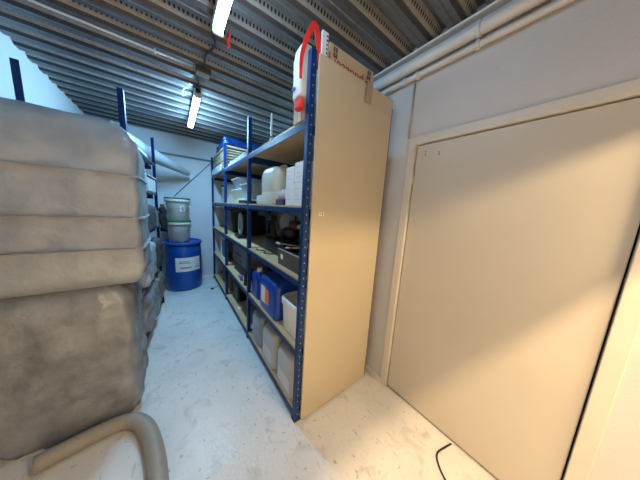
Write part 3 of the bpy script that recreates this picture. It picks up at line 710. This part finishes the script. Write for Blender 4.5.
bundle('plastic_film', 'clear crinkled plastic film bunched on the top shelf in the second bay', 'film', .64, .98, 2.25, 3.12, Z4+.012, Z4+.065, FILM, .012, 10, 52, .04)

# second and third bays: upper shelf
t = thing('plastic_tub', 'white plastic tub on the upper shelf of the second bay', 'tub', (.88, 2.92, Z3))
w = MB(); w.ring_loft([w.rrect(0, 0, a, b, .05, z, 6) for z, a, b in ((0, .15, .20), (.01, .155, .205), (.17, .175, .225), (.172, .19, .24), (.185, .19, .24), (.186, .18, .23), (.16, .172, .22))], mat('tub_white', (.62, .66, .70), .4)); w.build('tub_body', t)
t = thing('wash_basin', 'grey plastic basin stacked on the white tub', 'basin', (.88, 2.90, Z3+.188))
w = MB(); w.ring_loft([w.rrect(0, 0, a, b, .09, z, 6) for z, a, b in ((0, .13, .19), (.01, .14, .20), (.12, .19, .26), (.13, .20, .27), (.14, .20, .27), (.135, .185, .255), (.10, .175, .24))], mat('basin_grey', (.38, .41, .43), .4)); w.build('basin_body', t)
w = MB(); w.box(.66, .92, 2.30, 2.62, Z3, Z3+.035, BLACKP, .01); tag(w.build('flat_case'), 'flat black case on the upper shelf of the second bay', 'case')
w = MB(); w.box(.655, .95, 2.28, 2.64, Z3+.036, Z3+.055, WHITEP, .006); tag(w.build('white_tray'), 'white tray resting on the flat black case', 'tray')
t = thing('storage_crate', 'grey tray with angled sides above the white tray in the second bay', 'crate', (.86, 2.44, Z3+.056))
w = MB(); w.ring_loft([w.rrect(0, 0, a, b, .03, z, 5) for z, a, b in ((0, .14, .13), (.15, .18, .17), (.155, .19, .18), (.17, .19, .18), (.165, .17, .16))], GREYP); w.build('crate_body', t)
t = thing('plastic_tub', 'tall pale tub at the far end of the upper shelf', 'tub', (.90, 3.62, Z3))
w = MB(); w.lathe((0, 0, 0), [(.13, 0), (.14, .01), (.17, .28), (.18, .285), (.18, .30), (.165, .302)], mat('tub_white'  , (.6, .6, .6)), 28); w.build('tub_body', t)
t = thing('plastic_tub', 'dark green and white tub in the last bay of the upper shelf', 'tub', (.88, 4.04, Z3))
w = MB(); w.lathe((0, 0, 0), [(.12, 0), (.13, .01), (.155, .26), (.16, .262), (.16, .28), (.15, .282)], WHITEP, 28); w.build('tub_body', t)
w = MB(); w.lathe((0, 0, .2825), [(.165, 0), (.165, .02), (.155, .026)], mat('dark_green', (.02, .07, .05), .5), 28); w.build('lid', t)

# middle shelf second bay: fan-like ring stand, dark bin
t = thing('ring_stand', 'upright pale oval ring on a black foot, middle shelf of the second bay', 'ring stand', (.73, 2.80, Z2))
w = MB(); w.box(-.06, .06, -.10, .10, 0, .045, BLACKP, .018); w.build('foot', t)
w = MB(); rings = []
for i in range(32):
    a = 2*pi*i/32; c = Vector((0, cos(a)*.070, .19+sin(a)*.125)); nrm = Vector((0, cos(a), sin(a)))
    rings.append([c+nrm*(cos(q)*.032)+Vector((1, 0, 0))*sin(q)*.014 for q in [2*pi*j/8 for j in range(8)]])
rings.append(rings[0]); w.ring_loft(rings, mat('ring_grey', (.40, .42, .45), .35), False, False); w.build('ring', t)
t = thing('waste_bin', 'large dark bin on the middle shelf at the far end', 'bin', (.93, 3.55, Z2))
w = MB(); w.ring_loft([w.rrect(0, 0, a, b, .05, z, 6) for z, a, b in ((0, .17, .22), (.01, .175, .225), (.33, .21, .27), (.34, .22, .28), (.36, .22, .28), (.355, .20, .26))], mat('bin_dark', (.018, .02, .024), .5)); w.build('bin_body', t)
w = MB(); w.box(.80, 1.15, 2.94, 3.14, Z2, Z2+.30, BLACKP, .02); tag(w.build('equipment_case'), 'black equipment case behind the ring stand on the middle shelf', 'case')
# lower shelf second bay
t = thing('storage_case', 'big grey case with a dark handle slot on the lower shelf of the second bay', 'case', (.89, 2.72, Z1))
w = MB(); w.box(-.21, .21, -.33, .33, 0.15, .40, mat('case_grey', (.17, .175, .175), .5), .025, 3); w.box(-.19, .19, -.31, .31, 0, .149, mat('case_dark', (.03, .03, .03), .6), .01); w.build('case_body', t)
w = MB(); w.box(-.214, -.209, -.12, .16, .27, .295, BLACKP, .002); w.box(-.214, -.209, -.16, .20, .195, .215, BLACKP, .002); w.build('handle_slot', t)
t = thing('picture_frame', 'white framed board standing on the lower shelf in the last bay', 'frame', (.68, 3.62, Z1))
w = MB()
for b in ((-.012, .012, -.22, .22, 0, .03), (-.012, .012, -.22, .22, .34, .37), (-.012, .012, -.22, -.19, .03, .34), (-.012, .012, .19, .22, .03, .34)): w.box(*b, WHITEP, .003)
w.build('frame_border', t)
w = MB(); w.box(-.004, .006, -.19, .19, .03, .34, mat('dark_board', (.05, .06, .07), .4)); w.build('panel', t)
w = MB(); w.box(.70, 1.05, 3.90, 4.22, Z1, Z1+.30, mat('pale_case', (.5, .52, .53), .5), .02); tag(w.build('storage_case'), 'pale case on the lower shelf next to the back wall', 'case')
t = thing('spray_bottle', 'black bottle with a white stripe at the front of the lower shelf', 'bottle', (.665, 2.30, Z1))
w = MB(); w.lathe((0, 0, 0), [(.028, 0), (.03, .005), (.03, .12), (.012, .14), (.012, .148)], BLACKP, 18); w.build('bottle_body', t)
w = MB(); w.box(-.0325, -.029, -.012, .012, .04, .11, WHITEP); w.build('label', t); w = MB(); w.lathe((0, 0, .1485), [(.015, 0), (.015, .02)], BLACKP, 14); w.build('cap', t)
w = MB(); vs = w.lathe((.662, 2.46, Z1), [(.012, 0), (.027, .012), (.033, .035), (.026, .06), (.010, .068)], PURPLE, 18); tag(w.build('purple_ball'), 'round purple object at the front edge of the lower shelf', 'ball')
w = MB(); w.tube(smooth_path([(.662+cos(a)*.0, 2.60+.035*cos(a), Z1+.012+.0*a) for a in (0, .8, 1.6, 2.4, 3.1)], 4), .011, PURPLE); tag(w.build('purple_strap'), 'short purple strap lying beside the purple ball', 'strap')
# bottom shelf second bay
w = MB(); w.box(.66, .74, 2.46, 2.66, Z0+.0, Z0+.30, BROWN, .01); tag(w.build('brown_box'), 'reddish brown box standing on the bottom shelf of the second bay', 'box') if False else None
t = thing('brown_box', 'reddish brown box standing on the bottom shelf of the second bay', 'box', (.98, 2.60, Z0))
w = MB(); w.box(-.16, .16, -.16, .16, 0, .27, BROWN, .006); w.build('box_body', t); w = MB(); w.box(-.165, .165, -.165, .165, .271, .295, mat('orange_brown', (.35, .11, .03), .6), .004); w.build('lid', t)
w = MB(); w.box(.70, 1.1, 2.20, 2.40, Z0, Z0+.22, mat('olive_grey', (.12, .13, .10), .7), .01); tag(w.build('olive_box'), 'olive grey box on the bottom shelf beside the second post', 'box')
w = MB(); w.box(.66, .72, 2.62, 2.70, Z0, Z0+.006, WHITEP, .001, 1); tag(w.build('paper_tag'), 'small white tag lying on the bottom shelf edge', 'tag')
w = MB(); w.box(.70, 1.15, 3.30, 3.90, Z0, Z0+.30, BROWN, .01); tag(w.build('brown_box'), 'long brown box on the bottom shelf of the last bay', 'box')
w = MB(); w.box(.70, 1.10, 2.84, 3.10, Z0, Z0+.26, BLACKP, .02); tag(w.build('storage_case'), 'black case on the bottom shelf beside the reddish brown box', 'case')

# ------------------------------------------------------------------ light
def area(name, loc, rot, sx, sy, power, col):
    l = bpy.data.lights.new(name, 'AREA'); l.shape = 'RECTANGLE'; l.size = sx; l.size_y = sy; l.energy = power; l.color = col
    o = bpy.data.objects.new(name, l); COL.objects.link(o); o.location = loc; o.rotation_euler = rot; return o
# warm strip lamp in the lobby behind the added cutoff beam; added warm fill for hall bounce, right behind the camera
area('lobby_lamp', (.0, -.82, 2.50), (0, 0, 0), 1.0, .04, 115, (1.0, .66, .36))
area('hall_bounce_fill', (1.0, -.98, 2.26), (radians(62), 0, radians(-4)), .5, .06, 40, (1.0, .70, .38))
wd = bpy.data.worlds.new('world'); wd.use_nodes = True; S.world = wd
wd.node_tree.nodes['Background'].inputs['Color'].default_value = (.55, .65, .8, 1); wd.node_tree.nodes['Background'].inputs['Strength'].default_value = .15

S.view_settings.view_transform = 'Standard'; S.view_settings.look = 'None'; S.view_settings.gamma = 1; S.view_settings.use_curve_mapping = False
S.view_settings.exposure = -0.1
